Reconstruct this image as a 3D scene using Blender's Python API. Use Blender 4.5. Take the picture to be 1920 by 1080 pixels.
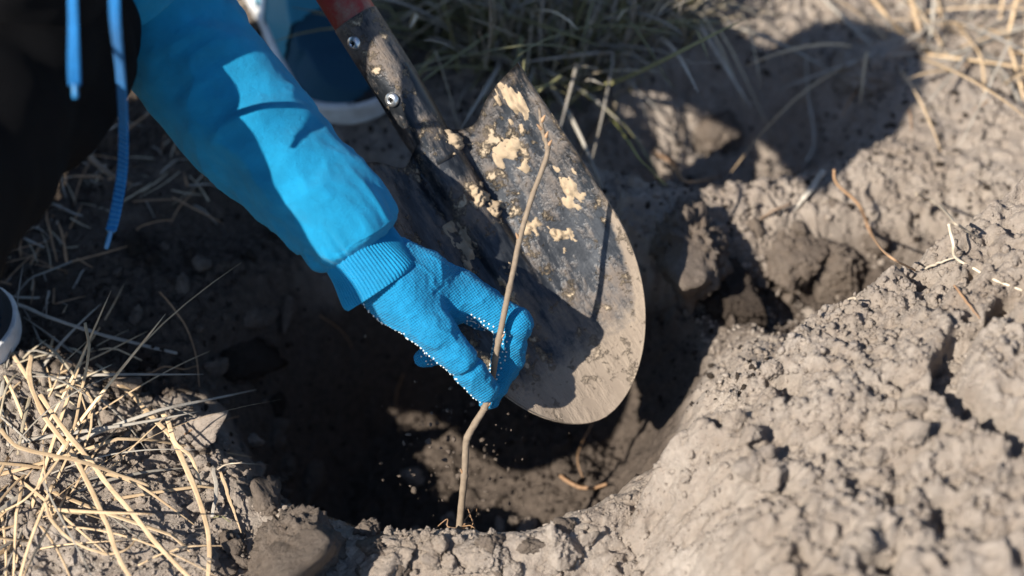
import bpy, math, random
import numpy as np
from mathutils import Vector

random.seed(7); rng = np.random.default_rng(7)
S = bpy.context.scene
for o in list(bpy.data.objects): bpy.data.objects.remove(o)
COL = S.collection

# ------------------------------------------------------------------ camera
TH = math.radians(48); DIST = 2.0; FPX = 3840.0
FW = np.array([0, math.cos(TH), -math.sin(TH)]); UPV = np.array([0, math.sin(TH), math.cos(TH)]); RT = np.array([1.0, 0, 0])
CAM = -DIST*FW
cam_d = bpy.data.cameras.new('camera'); cam = bpy.data.objects.new('camera', cam_d); COL.objects.link(cam)
cam.location = CAM; cam.rotation_euler = (math.pi/2-TH, 0, 0)
cam_d.lens = 72; cam_d.sensor_width = 36; cam_d.clip_start = .05; cam_d.clip_end = 500
cam_d.dof.use_dof = True; cam_d.dof.focus_distance = 1.85; cam_d.dof.aperture_fstop = 2.1
S.camera = cam
# ------------------------------------------------------------------ sky, sun, exposure
SUN_EL = math.radians(42); SUN_AZ = math.radians(40)      # light travels to +x, turned 40 degrees towards +y
L = np.array([math.cos(SUN_EL)*math.cos(SUN_AZ), math.cos(SUN_EL)*math.sin(SUN_AZ), -math.sin(SUN_EL)])
w = bpy.data.worlds.new('World'); S.world = w; w.use_nodes = True
nt = w.node_tree; nt.nodes.clear()
sky = nt.nodes.new('ShaderNodeTexSky'); sky.sky_type = 'NISHITA'; sky.sun_disc = False; sky.air_density = .8; sky.dust_density = .3; sky.ozone_density = 2.0
sky.sun_elevation = SUN_EL; sky.sun_rotation = math.atan2(-L[0], -L[1])
bg = nt.nodes.new('ShaderNodeBackground'); bg.inputs[1].default_value = .095
wo = nt.nodes.new('ShaderNodeOutputWorld')
nt.links.new(sky.outputs[0], bg.inputs[0]); nt.links.new(bg.outputs[0], wo.inputs[0])
sd = bpy.data.lights.new('sun', 'SUN'); sd.energy = 5.0; sd.angle = math.radians(.5); sd.color = (1, .93, .84)
so = bpy.data.objects.new('sun', sd); COL.objects.link(so); so.location = (-3, -2, 3)
so.rotation_euler = Vector(L).to_track_quat('-Z', 'Y').to_euler()
S.view_settings.view_transform = 'Standard'; S.view_settings.look = 'None'
S.view_settings.exposure = 0.95; S.view_settings.gamma = 1

# ------------------------------------------------------------------ helpers
def U(px, py, d):
    """point at pixel (1920x1080 photo) and camera depth d"""
    return CAM + d*FW + (px-960)/FPX*d*RT + (540-py)/FPX*d*UPV
def nz(v): v = np.asarray(v, float); return v/np.linalg.norm(v)
def ss(a, b, x): t = np.clip((x-a)/(b-a), 0, 1); return t*t*(3-2*t)

def hash_u(*ix):
    h = np.zeros(np.broadcast(*ix).shape, np.uint32)
    for i, v in enumerate(ix):
        h ^= (v.astype(np.int64) & 0xffffffff).astype(np.uint32)*np.uint32((0x9E3779B1, 0x85EBCA77, 0xC2B2AE3D, 0x27D4EB2F)[i])
        h = (h ^ (h >> np.uint32(15)))*np.uint32(0x2C1B3C6D)
    h ^= h >> np.uint32(12); h *= np.uint32(0x297A2D39); h ^= h >> np.uint32(15)
    return h.astype(np.float64)/4294967296.0
def vnoise(P, seed=0):
    """value noise, P (...,n) -> -1..1"""
    P = np.asarray(P, float); n = P.shape[-1]; F = np.floor(P); f = P-F; f = f*f*f*(f*(f*6-15)+10)
    out = 0.0; sd_ = np.full(P.shape[:-1], seed)
    for c in range(2**n):
        o = [(c >> k) & 1 for k in range(n)]; wgt = 1.0; ix = []
        for k in range(n):
            wgt = wgt*(f[..., k] if o[k] else 1-f[..., k]); ix.append(F[..., k]+o[k])
        out = out+wgt*hash_u(*[i.astype(np.int64) for i in ix], sd_)
    return out*2-1
def fbm(P, oct=4, seed=0, gain=.5):
    a, s, t = 1.0, 0.0, 0.0; P = np.asarray(P, float)
    for i in range(oct):
        s = s+a*vnoise(P*(2.03**i)+i*17.3, seed+i); t += a; a *= gain
    return s/t
def worley(P, seed=0):
    """2-D cellular noise: F1 distance, random id of the nearest cell"""
    F = np.floor(P).astype(np.int64); best = np.full(P.shape[:-1], 9.0); second = best.copy(); idv = np.zeros(P.shape[:-1])
    s0 = np.full(P.shape[:-1], seed)
    for i in (-1, 0, 1):
        for j in (-1, 0, 1):
            cx, cy = F[..., 0]+i, F[..., 1]+j
            rx, ry = hash_u(cx, cy, s0), hash_u(cx, cy, s0+91)
            d = np.hypot(cx+rx-P[..., 0], cy+ry-P[..., 1]); m = d < best
            second = np.where(m, best, np.minimum(second, d)); best = np.where(m, d, best)
            idv = np.where(m, hash_u(cx, cy, s0+7), idv)
    return best, idv, second

def mesh_np(name, V, F, mat=None, smooth=True):
    V = np.ascontiguousarray(V, np.float32); F = np.ascontiguousarray(F, np.int32); k = F.shape[1]
    me = bpy.data.meshes.new(name); me.vertices.add(len(V)); me.vertices.foreach_set('co', V.ravel())
    me.loops.add(F.size); me.loops.foreach_set('vertex_index', F.ravel())
    me.polygons.add(len(F)); me.polygons.foreach_set('loop_start', np.arange(0, F.size, k, dtype=np.int32))
    me.update(calc_edges=True)
    if smooth: me.polygons.foreach_set('use_smooth', np.ones(len(F), bool))
    if mat: me.materials.append(mat)
    return me
def link(name, me, parent=None, **props):
    o = bpy.data.objects.new(name, me); COL.objects.link(o)
    if parent is not None: o.parent = parent
    for k, v in props.items(): o[k] = v
    return o
def obj(name, V, F, mat, parent=None, smooth=True, **props):
    return link(name, mesh_np(name, V, F, mat, smooth), parent, **props)
def thing(name, label, cat, group=None):
    o = bpy.data.objects.new(name, None); COL.objects.link(o); o['label'] = label; o['category'] = cat
    if group: o['group'] = group
    return o
def grid_faces(nu, nv, close_v=False):
    i = np.arange(nu-1)[:, None]; j = np.arange(nv if close_v else nv-1)[None, :]
    j2 = (j+1) % nv
    return np.stack([(i*nv+j)+0*j2, i*nv+j2, (i+1)*nv+j2, (i+1)*nv+j+0*j2], -1).reshape(-1, 4)
def spline(P, n):
    """Catmull-Rom through P (k,m) -> n samples"""
    P = np.asarray(P, float)
    if len(P) == 2: return P[0]+(P[1]-P[0])*np.linspace(0, 1, n)[:, None]
    Q = np.vstack([2*P[0]-P[1], P, 2*P[-1]-P[-2]]); k = len(P)-1
    t = np.linspace(0, k-1e-6, n); i = t.astype(int); f = (t-i)[:, None]
    a, b, c, d = Q[i], Q[i+1], Q[i+2], Q[i+3]
    return .5*(2*b+(c-a)*f+(2*a-5*b+4*c-d)*f**2+(3*b-a-3*c+d)*f**3)
def frames(C):
    T = np.gradient(C, axis=0); T /= np.linalg.norm(T, axis=1)[:, None]+1e-12
    A = np.zeros_like(T); ref = np.array([0, 0, 1.0]) if abs(T[0, 2]) < .9 else np.array([1.0, 0, 0])
    a = nz(np.cross(T[0], ref))
    for i in range(len(T)):
        a = a-T[i]*a.dot(T[i]); a = a/(np.linalg.norm(a)+1e-12); A[i] = a
    return T, A, np.cross(T, A)
def tube(C, R, n=8, flat=1.0, caps=True):
    C = np.asarray(C, float); R = np.broadcast_to(np.asarray(R, float), (len(C),))
    T, A, B = frames(C); th = np.arange(n)*2*math.pi/n
    V = C[:, None]+R[:, None, None]*(A[:, None]*np.cos(th)[None, :, None]+flat*B[:, None]*np.sin(th)[None, :, None])
    V = V.reshape(-1, 3); F = grid_faces(len(C), n, True)
    if caps:
        V = np.vstack([V, C[0], C[-1]]); k = len(V); j = np.arange(n); j2 = (j+1) % n
        F = np.vstack([F, np.stack([np.full(n, k-2), j2, j, j], -1)[:, [0, 1, 2, 2]] if False else np.zeros((0, 4), int)])
        e = (len(C)-1)*n
        T3 = np.vstack([np.stack([np.full(n, k-2), j2, j], -1), np.stack([np.full(n, k-1), e+j, e+j2], -1)])
        F = np.vstack([np.vstack([F[:, [0, 1, 2]], F[:, [0, 2, 3]]]), T3])
    return V, F
def merge(parts):
    Vs, Fs, n = [], [], 0
    for V, F in parts: Vs.append(V); Fs.append(F+n); n += len(V)
    return np.vstack(Vs), np.vstack(Fs)
def ico(sub):
    import bmesh
    bm = bmesh.new(); bmesh.ops.create_icosphere(bm, subdivisions=sub, radius=1)
    V = np.array([v.co[:] for v in bm.verts]); F = np.array([[v.index for v in f.verts] for f in bm.faces]); bm.free()
    return V, F
ICO = {k: ico(k) for k in (1, 2, 3, 4, 5)}

# signed-distance shapes -> mesh (surface nets)
def caps(P, a, b, ra, rb):
    a = np.asarray(a, np.float32); b = np.asarray(b, np.float32); ba = b-a; h = np.clip(((P-a)@ba)/(ba@ba), 0, 1)
    return np.linalg.norm(P-a-h[..., None]*ba, axis=-1)-(ra+(rb-ra)*h)
def smin(a, b, k): h = np.clip(.5+.5*(b-a)/k, 0, 1); return b+(a-b)*h-k*h*(1-h)
def snet(fn, lo, hi, h):
    lo, hi = np.asarray(lo, float), np.asarray(hi, float)
    ax = [np.arange(lo[k], hi[k]+h, h, dtype=np.float32) for k in range(3)]
    G = np.stack(np.meshgrid(*ax, indexing='ij'), -1); F = fn(G).astype(np.float32); del G
    n = np.array(F.shape); acc = np.zeros((*(n-1), 3), np.float32); cnt = np.zeros(n-1, np.float32); quads = []
    s = F < 0; cid = -np.ones(n-1, np.int64)
    edges = []
    for a in range(3):
        F0 = np.take(F, range(n[a]-1), a); F1 = np.take(F, range(1, n[a]), a)
        m = (F0 < 0) != (F1 < 0); idx = np.argwhere(m); f0, f1 = F0[m], F1[m]
        pos = idx.astype(np.float32); pos[:, a] += f0/(f0-f1); edges.append((a, idx, f0 < 0))
        b, c = [k for k in range(3) if k != a]
        for db in (0, 1):
            for dc in (0, 1):
                ci = idx.copy(); ci[:, b] -= db; ci[:, c] -= dc
                ok = ((ci >= 0) & (ci < n-1)).all(1); ci = ci[ok]
                np.add.at(acc, (ci[:, 0], ci[:, 1], ci[:, 2]), pos[ok]); np.add.at(cnt, (ci[:, 0], ci[:, 1], ci[:, 2]), 1)
    m = cnt > 0; cid[m] = np.arange(m.sum()); V = acc[m]/cnt[m][:, None]*h+lo
    for a, idx, neg in edges:
        b, c = [(1, 2), (2, 0), (0, 1)][a]
        ok = (idx[:, b] > 0) & (idx[:, c] > 0) & (idx[:, b] < n[b]-1) & (idx[:, c] < n[c]-1); idx, neg = idx[ok], neg[ok]
        q = []
        for db, dc in ((1, 1), (0, 1), (0, 0), (1, 0)):
            ci = idx.copy(); ci[:, b] -= db; ci[:, c] -= dc; q.append(cid[ci[:, 0], ci[:, 1], ci[:, 2]])
        q = np.stack(q, -1); q[~neg] = q[~neg][:, ::-1]; quads.append(q)
    return V, np.vstack(quads)
def vnormals(V, F):
    N = np.zeros_like(V); a = np.cross(V[F[:, 1]]-V[F[:, 0]], V[F[:, 2]]-V[F[:, 0]])
    for k in range(F.shape[1]): np.add.at(N, F[:, k], a)
    return N/(np.linalg.norm(N, axis=1)[:, None]+1e-12)

# ------------------------------------------------------------------ materials
class M:
    def __init__(s, name, rough=.9, spec=.3, **kw):
        s.m = bpy.data.materials.new(name); s.m.use_nodes = True; s.t = s.m.node_tree
        s.p = s.t.nodes['Principled BSDF']; s.p.inputs['Roughness'].default_value = rough
        s.p.inputs['Specular IOR Level'].default_value = spec
        for k, v in kw.items(): s.p.inputs[k.replace('_', ' ')].default_value = v
        s.co = s.t.nodes.new('ShaderNodeTexCoord').outputs['Object']; s.hgt = None
    def noise(s, scale, detail=4, rough=.6, co=None, stretch=None):
        n = s.t.nodes.new('ShaderNodeTexNoise'); n.inputs['Scale'].default_value = scale
        n.inputs['Detail'].default_value = detail; n.inputs['Roughness'].default_value = rough
        c = co or s.co
        if stretch:
            mp = s.t.nodes.new('ShaderNodeMapping'); s.t.links.new(c, mp.inputs[0])
            mp.inputs['Rotation'].default_value = stretch[0]; mp.inputs['Scale'].default_value = stretch[1]; c = mp.outputs[0]
        s.t.links.new(c, n.inputs['Vector']); return n.outputs['Fac']
    def ramp(s, fac, stops):
        r = s.t.nodes.new('ShaderNodeValToRGB'); e = r.color_ramp.elements
        while len(e) < len(stops): e.new(.5)
        for el, (p, c) in zip(e, stops):
            el.position = p; el.color = (*c, 1) if isinstance(c, tuple) else (c, c, c, 1)
        s.t.links.new(fac, r.inputs[0]); return r.outputs[0]
    def mix(s, fac, a, b, mode='MIX'):
        n = s.t.nodes.new('ShaderNodeMix'); n.data_type = 'RGBA'; n.blend_type = mode
        for sock, v in ((n.inputs[0], fac), (n.inputs[6], a), (n.inputs[7], b)):
            if isinstance(v, (int, float)): sock.default_value = v if sock == n.inputs[0] else (v, v, v, 1)
            elif isinstance(v, tuple): sock.default_value = (*v, 1)
            else: s.t.links.new(v, sock)
        return n.outputs[2]
    def math(s, op, a, b=0.0):
        n = s.t.nodes.new('ShaderNodeMath'); n.operation = op
        for sock, v in zip(n.inputs, (a, b)):
            if isinstance(v, (int, float)): sock.default_value = v
            else: s.t.links.new(v, sock)
        return n.outputs[0]
    def color(s, c):
        if isinstance(c, tuple): s.p.inputs['Base Color'].default_value = (*c, 1)
        else: s.t.links.new(c, s.p.inputs['Base Color'])
        return s
    def bump(s, h, dist=.001, strength=1.0):
        b = s.t.nodes.new('ShaderNodeBump'); b.inputs['Distance'].default_value = dist; b.inputs['Strength'].default_value = strength
        s.t.links.new(h, b.inputs['Height'])
        if s.hgt is not None: s.t.links.new(s.hgt, b.inputs['Normal'])
        s.hgt = b.outputs[0]; s.t.links.new(s.hgt, s.p.inputs['Normal']); return s
    def attr(s, name):
        n = s.t.nodes.new('ShaderNodeAttribute'); n.attribute_name = name; return n.outputs['Fac']
    def rand(s):
        return s.t.nodes.new('ShaderNodeObjectInfo').outputs['Random']

def soil_mat(name, dry, moist_shade, attr=None):
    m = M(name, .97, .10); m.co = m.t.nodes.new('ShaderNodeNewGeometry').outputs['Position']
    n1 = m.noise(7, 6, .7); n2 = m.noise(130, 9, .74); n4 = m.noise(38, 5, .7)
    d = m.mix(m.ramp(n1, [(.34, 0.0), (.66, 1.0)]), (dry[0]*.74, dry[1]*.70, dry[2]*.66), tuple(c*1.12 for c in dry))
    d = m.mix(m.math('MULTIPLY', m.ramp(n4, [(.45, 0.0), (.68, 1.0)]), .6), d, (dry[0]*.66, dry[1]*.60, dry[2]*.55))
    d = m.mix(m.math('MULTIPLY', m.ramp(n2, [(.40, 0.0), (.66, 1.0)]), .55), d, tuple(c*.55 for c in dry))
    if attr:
        wv = m.mix(m.ramp(n2, [(.35, 0.0), (.65, 1.0)]), tuple(c*.75 for c in moist_shade), tuple(c*1.35 for c in moist_shade))
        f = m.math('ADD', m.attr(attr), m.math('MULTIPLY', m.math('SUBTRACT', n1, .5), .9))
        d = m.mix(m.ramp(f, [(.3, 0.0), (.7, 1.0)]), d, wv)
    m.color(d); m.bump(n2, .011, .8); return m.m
DRY = (.42, .362, .305); MOIST_SHADE = (.10, .079, .063)
soil = soil_mat('soil', DRY, MOIST_SHADE, 'moisture_and_shade')
soil_dry = soil_mat('dry_soil', DRY, MOIST_SHADE)
soil_mid = soil_mat('half_dry_soil', (.20, .165, .135), MOIST_SHADE)
soil_moist = soil_mat('moist_soil', (.06, .048, .039), MOIST_SHADE)

def straw_mat(name, c, var=.35):
    m = M(name, .6, .35); r = m.rand(); n = m.noise(60, 3)
    a = m.mix(r, tuple(x*(1-var) for x in c), tuple(min(1, x*(1+var*.6)) for x in c))
    m.color(m.mix(m.math('MULTIPLY', m.ramp(n, [(.4, 0.0), (.7, 1.0)]), .5), a, (c[0]*.5, c[1]*.42, c[2]*.35)))
    m.p.inputs['Subsurface Weight'].default_value = 0; m.bump(m.noise(400, 2), .0006, .5); return m.m
straw = straw_mat('straw', (.60, .44, .265)); straw_grey = straw_mat('grey_straw', (.33, .30, .25))
grass_green = straw_mat('olive_grass', (.20, .19, .09)); grass_dead = straw_mat('weathered_grass', (.48, .41, .29))
root_mat = straw_mat('root', (.36, .22, .12)); root_pale = straw_mat('pale_root', (.62, .53, .40)); bark = straw_mat('twig_bark', (.20, .145, .10))

def fabric(name, c, knit=None, sheen=.08, stretch=None):
    m = M(name, .85, .2); m.p.inputs['Sheen Weight'].default_value = sheen; m.p.inputs['Sheen Roughness'].default_value = .5
    n = m.noise(40, 4); f = m.noise(1500, 2)
    m.color(m.mix(m.ramp(n, [(.3, 0.0), (.7, 1.0)]), tuple(x*.80 for x in c), tuple(min(1, x*1.08) for x in c)))
    m.bump(f, .0012, .8); m.bump(m.noise(320, 3, .7), .0012, .5); m.bump(m.noise(25, 3), .004, .35); return m
BLUE = (.004, .215, .40)
def waves(m, direction, scale, dist, strength, distort=1.0):
    mp = m.t.nodes.new('ShaderNodeMapping'); m.t.links.new(m.co, mp.inputs[0])
    q = Vector(direction).rotation_difference(Vector((1, 0, 0))); mp.inputs['Rotation'].default_value = q.to_euler()
    wv = m.t.nodes.new('ShaderNodeTexWave'); wv.inputs['Scale'].default_value = scale; wv.inputs['Distortion'].default_value = distort
    wv.inputs['Detail'].default_value = 1; m.t.links.new(mp.outputs[0], wv.inputs['Vector']); m.bump(wv.outputs['Fac'], dist, strength)
sleeve_mat = fabric('blue_fleece', BLUE).m
cuff_mat = fabric('blue_rib_knit', (.005, .215, .41)).m
gm = fabric('blue_glove_knit', (.006, .205, .40), sheen=.05)
waves(gm, (.55, -.5, -.6), 140, .0009, .6, 1.0); waves(gm, (.8, .3, .5), 150, .0005, .5, 1.0)
glove_mat = gm.m
dot_mat = M('white_rubber_dots', .45, .5).color((.68, .70, .66)).m
def twill(name, c):
    m = fabric(name, c, sheen=0); m.p.inputs['Specular IOR Level'].default_value = .08; waves(m, (.8, .2, -.6), 130, .0006, .6, .5); return m.m
black_twill = twill('black_twill', (.004, .004, .0045)); vest_mat = twill('charcoal_canvas', (.007, .007, .0075))
cm_ = fabric('blue_cord', (.010, .15, .40)); waves(cm_, (.3, .2, 1), 75, .0012, .9, .6); cord_mat = cm_.m; cord_tip = M('aglet', .3, .5).color((.02, .16, .36)).m
skin = M('skin', .55, .4).color((.48, .29, .21)).m; hair_mat = M('hair', .6, .4).color((.03, .02, .014)).m

# ------------------------------------------------------------------ ground heights
def ground_h(X, Y, detail=True):
    P = np.stack([X, Y], -1)
    base = .016*fbm(P*3.1, 3, 3)+.010*fbm(P*9, 3, 5)
    wob = 1+.10*fbm(P*5.5, 3, 11)+.05*fbm(P*21, 3, 12)
    dx, dy = X+.035, Y+.075
    rx = np.where(dx > 0, .255, .255); ry = np.where(dy > 0, .215, .205)
    r = np.sqrt((dx/rx)**2+(dy/ry)**2)/wob
    hole = 1-ss(.50, 1.06, r)
    left = ss(.05, -.2, dx)*(1-ss(.55, 1.75, r))*.05           # gentle slope on the left side
    trench = .085*np.exp(-(((X-.30)/.17)**2+((Y-.035-.2*(X-.3))/.075)**2))
    rim = .012*np.exp(-((r-1.12)/.10)**2)
    h = base+rim-hole*.205-left-trench+.03*np.exp(-(((X-.06)/.075)**2+((Y+.09)/.07)**2))
    hr = np.sqrt(((X-.225)/.20)**2+((Y-.245-.12*(X-.22))/.115)**2)/(1+.14*fbm(P*8, 3, 15)); h = h-.085*(1-ss(.35, 1.0, hr))
    if detail:
        crumb = np.clip(.75+.9*fbm(P*7, 3, 31), .38, 1.1)
        for sc, am, sd_ in ((.030, .0085, 1), (.0145, .0050, 2), (.0075, .0030, 3), (.0040, .0016, 4)):
            Q = P/sc+.75*np.stack([vnoise(P/sc*1.3, 41), vnoise(P/sc*1.3, 42)], -1)
            f1, idv, f2 = worley(Q, sd_*13)
            h = h+am*crumb*(np.clip((f2-f1)*2.2, 0, 1)**.6*(.25+.95*idv)-.4)
        h = h+(.0065*fbm(P*45, 5, 51, .66)+.007*(.4-np.abs(fbm(P*28, 4, 52, .6))*2.2))*crumb
    return h, hole, r
def heap_h(X, Y, detail=True):
    P = np.stack([X, Y], -1)
    c0 = np.array([.125, -.262]); dr = nz([.375, .275]); nr = np.array([dr[1], -dr[0]])
    wig = .022*fbm(P*7, 3, 61)+.008*fbm(P*30, 3, 62)
    t = (X-c0[0])*dr[0]+(Y-c0[1])*dr[1]; s = (X-c0[0])*nr[0]+(Y-c0[1])*nr[1]+wig
    up = ss(-.034, .012, s); h = -.10+up*(.213+.06*ss(-.02, .42, t))+.06*ss(.0, .22, s)-.15*ss(.35, 1.0, s)
    lt = t+.5*np.minimum(s, .2)*0+.02*fbm(P*12, 3, 63)
    h = h-(1-ss(-.085, .05, lt+.10*ss(.05, .3, s)))*.17-.5*ss(-.05, -.12, lt+.10*ss(.05, .3, s))-.4*ss(-.05, -.11, s)-.2*ss(.75, 1.3, t)
    h = h+.012*fbm(P*8, 3, 64)+.007*fbm(P*19, 3, 65)
    # fissure: soil dropped away on the far side of a block edge
    if detail:
        fx = .375+.035*np.sin((Y+.2)*26)+.012*fbm(P*30, 2, 66)
        wgt = ss(-.36, -.31, Y)*(1-ss(-.215, -.19, Y))
        h = h-wgt*.040*ss(0, .006, X-fx)*(1-ss(.022, .04, X-fx))
        fx2 = .43+.03*np.sin(Y*40)
        h = h-.022*ss(-.23, -.20, Y)*(1-ss(-.17, -.15, Y))*ss(0, .006, X-fx2)*(1-ss(.012, .03, X-fx2))
        crumb = np.clip(.75+1.0*fbm(P*6, 3, 71), .42, 1.15)
        for sc, am, sd_ in ((.042, .010, 1), (.021, .0060, 2), (.010, .0034, 3), (.005, .0016, 4)):
            Q = P/sc+.8*np.stack([vnoise(P/sc*1.2, 72), vnoise(P/sc*1.2, 73)], -1)
            f1, idv, f2 = worley(Q, 100+sd_*13)
            h = h+am*.8*crumb*(np.clip((f2-f1)*2.4, 0, 1)**.6*(.25+.95*idv)-.4)
        pit = np.clip(fbm(P*30, 3, 75)-.30, 0, 1)*ss(-.1, .3, fbm(P*7, 2, 77)); h = h-.075*pit
        h = h+.0075*fbm(P*38, 5, 76, .68)+.013*(.35-np.abs(fbm(P*17, 4, 78, .62))*2.2)+.006*(.35-np.abs(fbm(P*52, 3, 79, .6))*2.2)
    return h
def axis_pts(a, b, step, far):
    mid = np.arange(a, b+step, step); g = step*1.12**np.arange(1, 200); c = np.cumsum(g); c = c[c < far]
    return np.concatenate([(a-c)[::-1], mid, b+c])
GX = axis_pts(-.62, .64, .0019, 60); GY = axis_pts(-.42, .70, .0021, 60)
XX, YY = np.meshgrid(GX, GY, indexing='ij')
near = (np.abs(XX) < 1.5) & (np.abs(YY) < 1.5)
GH, HOLE, RR = ground_h(XX, YY)
GH = np.where(near, GH, GH*0+.02*fbm(np.stack([XX, YY], -1)*.7, 2, 9))
HXa = axis_pts(.02, .60, .0021, .7); HYa = axis_pts(-.44, .12, .0021, .6)
HXX, HYY = np.meshgrid(HXa, HYa, indexing='ij'); HH = heap_h(HXX, HYY)
edge = np.minimum.reduce([HXX-HXX.min(), HXX.max()-HXX, HYY-HYY.min(), HYY.max()-HYY]); HH = HH-.3*(1-ss(0, .3, edge))
def samp(GXa, GYa, H, x, y):
    i = np.clip(np.searchsorted(GXa, x)-1, 0, len(GXa)-2); j = np.clip(np.searchsorted(GYa, y)-1, 0, len(GYa)-2)
    fx = (x-GXa[i])/(GXa[i+1]-GXa[i]); fy = (y-GYa[j])/(GYa[j+1]-GYa[j])
    return H[i, j]*(1-fx)*(1-fy)+H[i+1, j]*fx*(1-fy)+H[i, j+1]*(1-fx)*fy+H[i+1, j+1]*fx*fy
def hz(x, y):
    x = np.asarray(x, float); y = np.asarray(y, float); g = samp(GX, GY, GH, x, y)
    ins = (x > HXa[0]) & (x < HXa[-1]) & (y > HYa[0]) & (y < HYa[-1])
    return np.where(ins, np.maximum(g, samp(HXa, HYa, HH, x, y)), g)
def hit(px, py, up=0.0):
    """first point along the view ray that is `up` above the soil"""
    d = np.arange(1.3, 3.2, .0015); P = CAM+d[:, None]*(FW+(px-960)/FPX*RT+(540-py)/FPX*UPV)
    b = P[:, 2] < hz(P[:, 0], P[:, 1])+up; i = int(np.argmax(b)) if b.any() else len(d)-1
    return P[i]
def gnormal(x, y, e=.006):
    return nz([hz(x-e, y)-hz(x+e, y), hz(x, y-e)-hz(x, y+e), 2*e])

V = np.stack([XX, YY, GH], -1).reshape(-1, 3)
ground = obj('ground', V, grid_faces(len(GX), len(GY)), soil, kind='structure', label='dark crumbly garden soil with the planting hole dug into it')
Pn = np.stack([XX, YY], -1)
moist_shade = np.clip(ss(.98, .70, RR)*1.0+.9*np.exp(-(((XX-.30)/.17)**2+((YY-.035-.2*(XX-.3))/.08)**2))
                + .75*ss(-.12, -.25, XX)*ss(-.17, -.05, YY+.10*fbm(Pn*8, 2, 81))*(1-ss(.3, .6, YY)), 0, 1)  # moist soil in hole and trench; last term paints shade into the left ground
at = ground.data.attributes.new('moisture_and_shade', 'FLOAT', 'POINT'); at.data.foreach_set('value', moist_shade.astype(np.float32).ravel())
keep = HH > samp(GX, GY, GH, HXX, HYY)-.05
F = grid_faces(len(HXa), len(HYa)); F = F[keep.ravel()[F].any(1)]
obj('soil_heap', np.stack([HXX, HYY, HH], -1).reshape(-1, 3), F, soil_dry, label='pale dry heap of dug-out soil in front of the hole', category='soil heap')

# ------------------------------------------------------------------ clods and crumbs
def clod_mesh(name, sub, seed, mat, rough=.28):
    Vv, Ff = ICO[sub]; sq = np.random.default_rng(seed).uniform(.72, 1.2, 3); D = Vv.copy()
    g_ = np.random.default_rng(seed+1000); PN = g_.normal(size=(13, 3)); PN /= np.linalg.norm(PN, axis=1)[:, None]; PD = g_.uniform(.62, 1.0, 13)
    cosv = np.clip(D@PN.T, .05, 1); rr_ = PD/cosv; n = -np.log(np.exp(-7*rr_).sum(1))/7+.1
    n = n+rough*.45*fbm(D*1.6+seed*3.1, 3, seed)+rough*1.7*fbm(D*4+seed, 6, seed+5, .76)
    if sub >= 3:
        for k, am in ((5, .13), (10, .11), (19, .07)):
            Q = D*k+seed; f = np.ones(len(D))*9
            cell = np.floor(Q).astype(np.int64)
            for a in (-1, 0, 1):
                for b in (-1, 0, 1):
                    for c in (-1, 0, 1):
                        cc = cell+np.array([a, b, c]); s0 = np.full(len(D), seed)
                        o = np.stack([hash_u(cc[:, 0], cc[:, 1], cc[:, 2], s0+q) for q in (1, 2, 3)], -1)
                        f = np.minimum(f, np.linalg.norm(cc+o-Q, axis=1))
            n = n+am*(np.sqrt(np.clip(1-f*f, 0, 1))-.5)
    return mesh_np(name, D*n[:, None]*sq, Ff, mat)
def place(o, P, size, rot=None, sink=.3):
    o.scale = (size,)*3 if np.isscalar(size) else size
    o.rotation_euler = rot if rot is not None else tuple(rng.uniform(0, 6.28, 3))
    o.location = (P[0], P[1], P[2]+(size if np.isscalar(size) else size[2])*(1-2*sink)*.6)
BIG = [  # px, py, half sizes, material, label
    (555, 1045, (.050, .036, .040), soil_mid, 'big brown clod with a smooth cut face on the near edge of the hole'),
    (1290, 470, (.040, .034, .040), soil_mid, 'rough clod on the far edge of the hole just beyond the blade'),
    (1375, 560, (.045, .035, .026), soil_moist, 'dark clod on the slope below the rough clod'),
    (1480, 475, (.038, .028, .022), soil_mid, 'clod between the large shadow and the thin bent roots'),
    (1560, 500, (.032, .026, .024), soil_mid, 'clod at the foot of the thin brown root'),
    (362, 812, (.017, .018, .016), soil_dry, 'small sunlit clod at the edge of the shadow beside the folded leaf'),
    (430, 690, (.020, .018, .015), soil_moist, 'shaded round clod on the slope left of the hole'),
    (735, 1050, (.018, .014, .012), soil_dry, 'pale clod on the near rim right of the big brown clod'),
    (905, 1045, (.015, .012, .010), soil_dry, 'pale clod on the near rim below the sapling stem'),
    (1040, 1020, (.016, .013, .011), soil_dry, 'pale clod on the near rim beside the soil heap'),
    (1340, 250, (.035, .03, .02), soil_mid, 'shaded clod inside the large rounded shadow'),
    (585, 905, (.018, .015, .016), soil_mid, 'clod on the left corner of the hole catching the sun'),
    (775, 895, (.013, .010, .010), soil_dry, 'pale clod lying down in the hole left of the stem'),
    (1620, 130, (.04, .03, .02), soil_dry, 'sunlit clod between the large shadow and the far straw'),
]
for k, (px, py, sz, mt, lab) in enumerate(BIG):
    P = hit(px, py); o = link('soil_clod', clod_mesh('soil_clod', 5, 20+k, mt)); place(o, P, sz, (rng.uniform(-.3, .3), rng.uniform(-.3, .3), rng.uniform(0, 6)), .42)
    o['label'] = lab; o['category'] = 'soil clod'; o['group'] = 'clods of soil round the hole'
variants = {m: [clod_mesh('small_clod', 4, 60+i, m, .36) for i in range(6)] for m in (soil_dry, soil_mid, soil_moist)}
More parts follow.
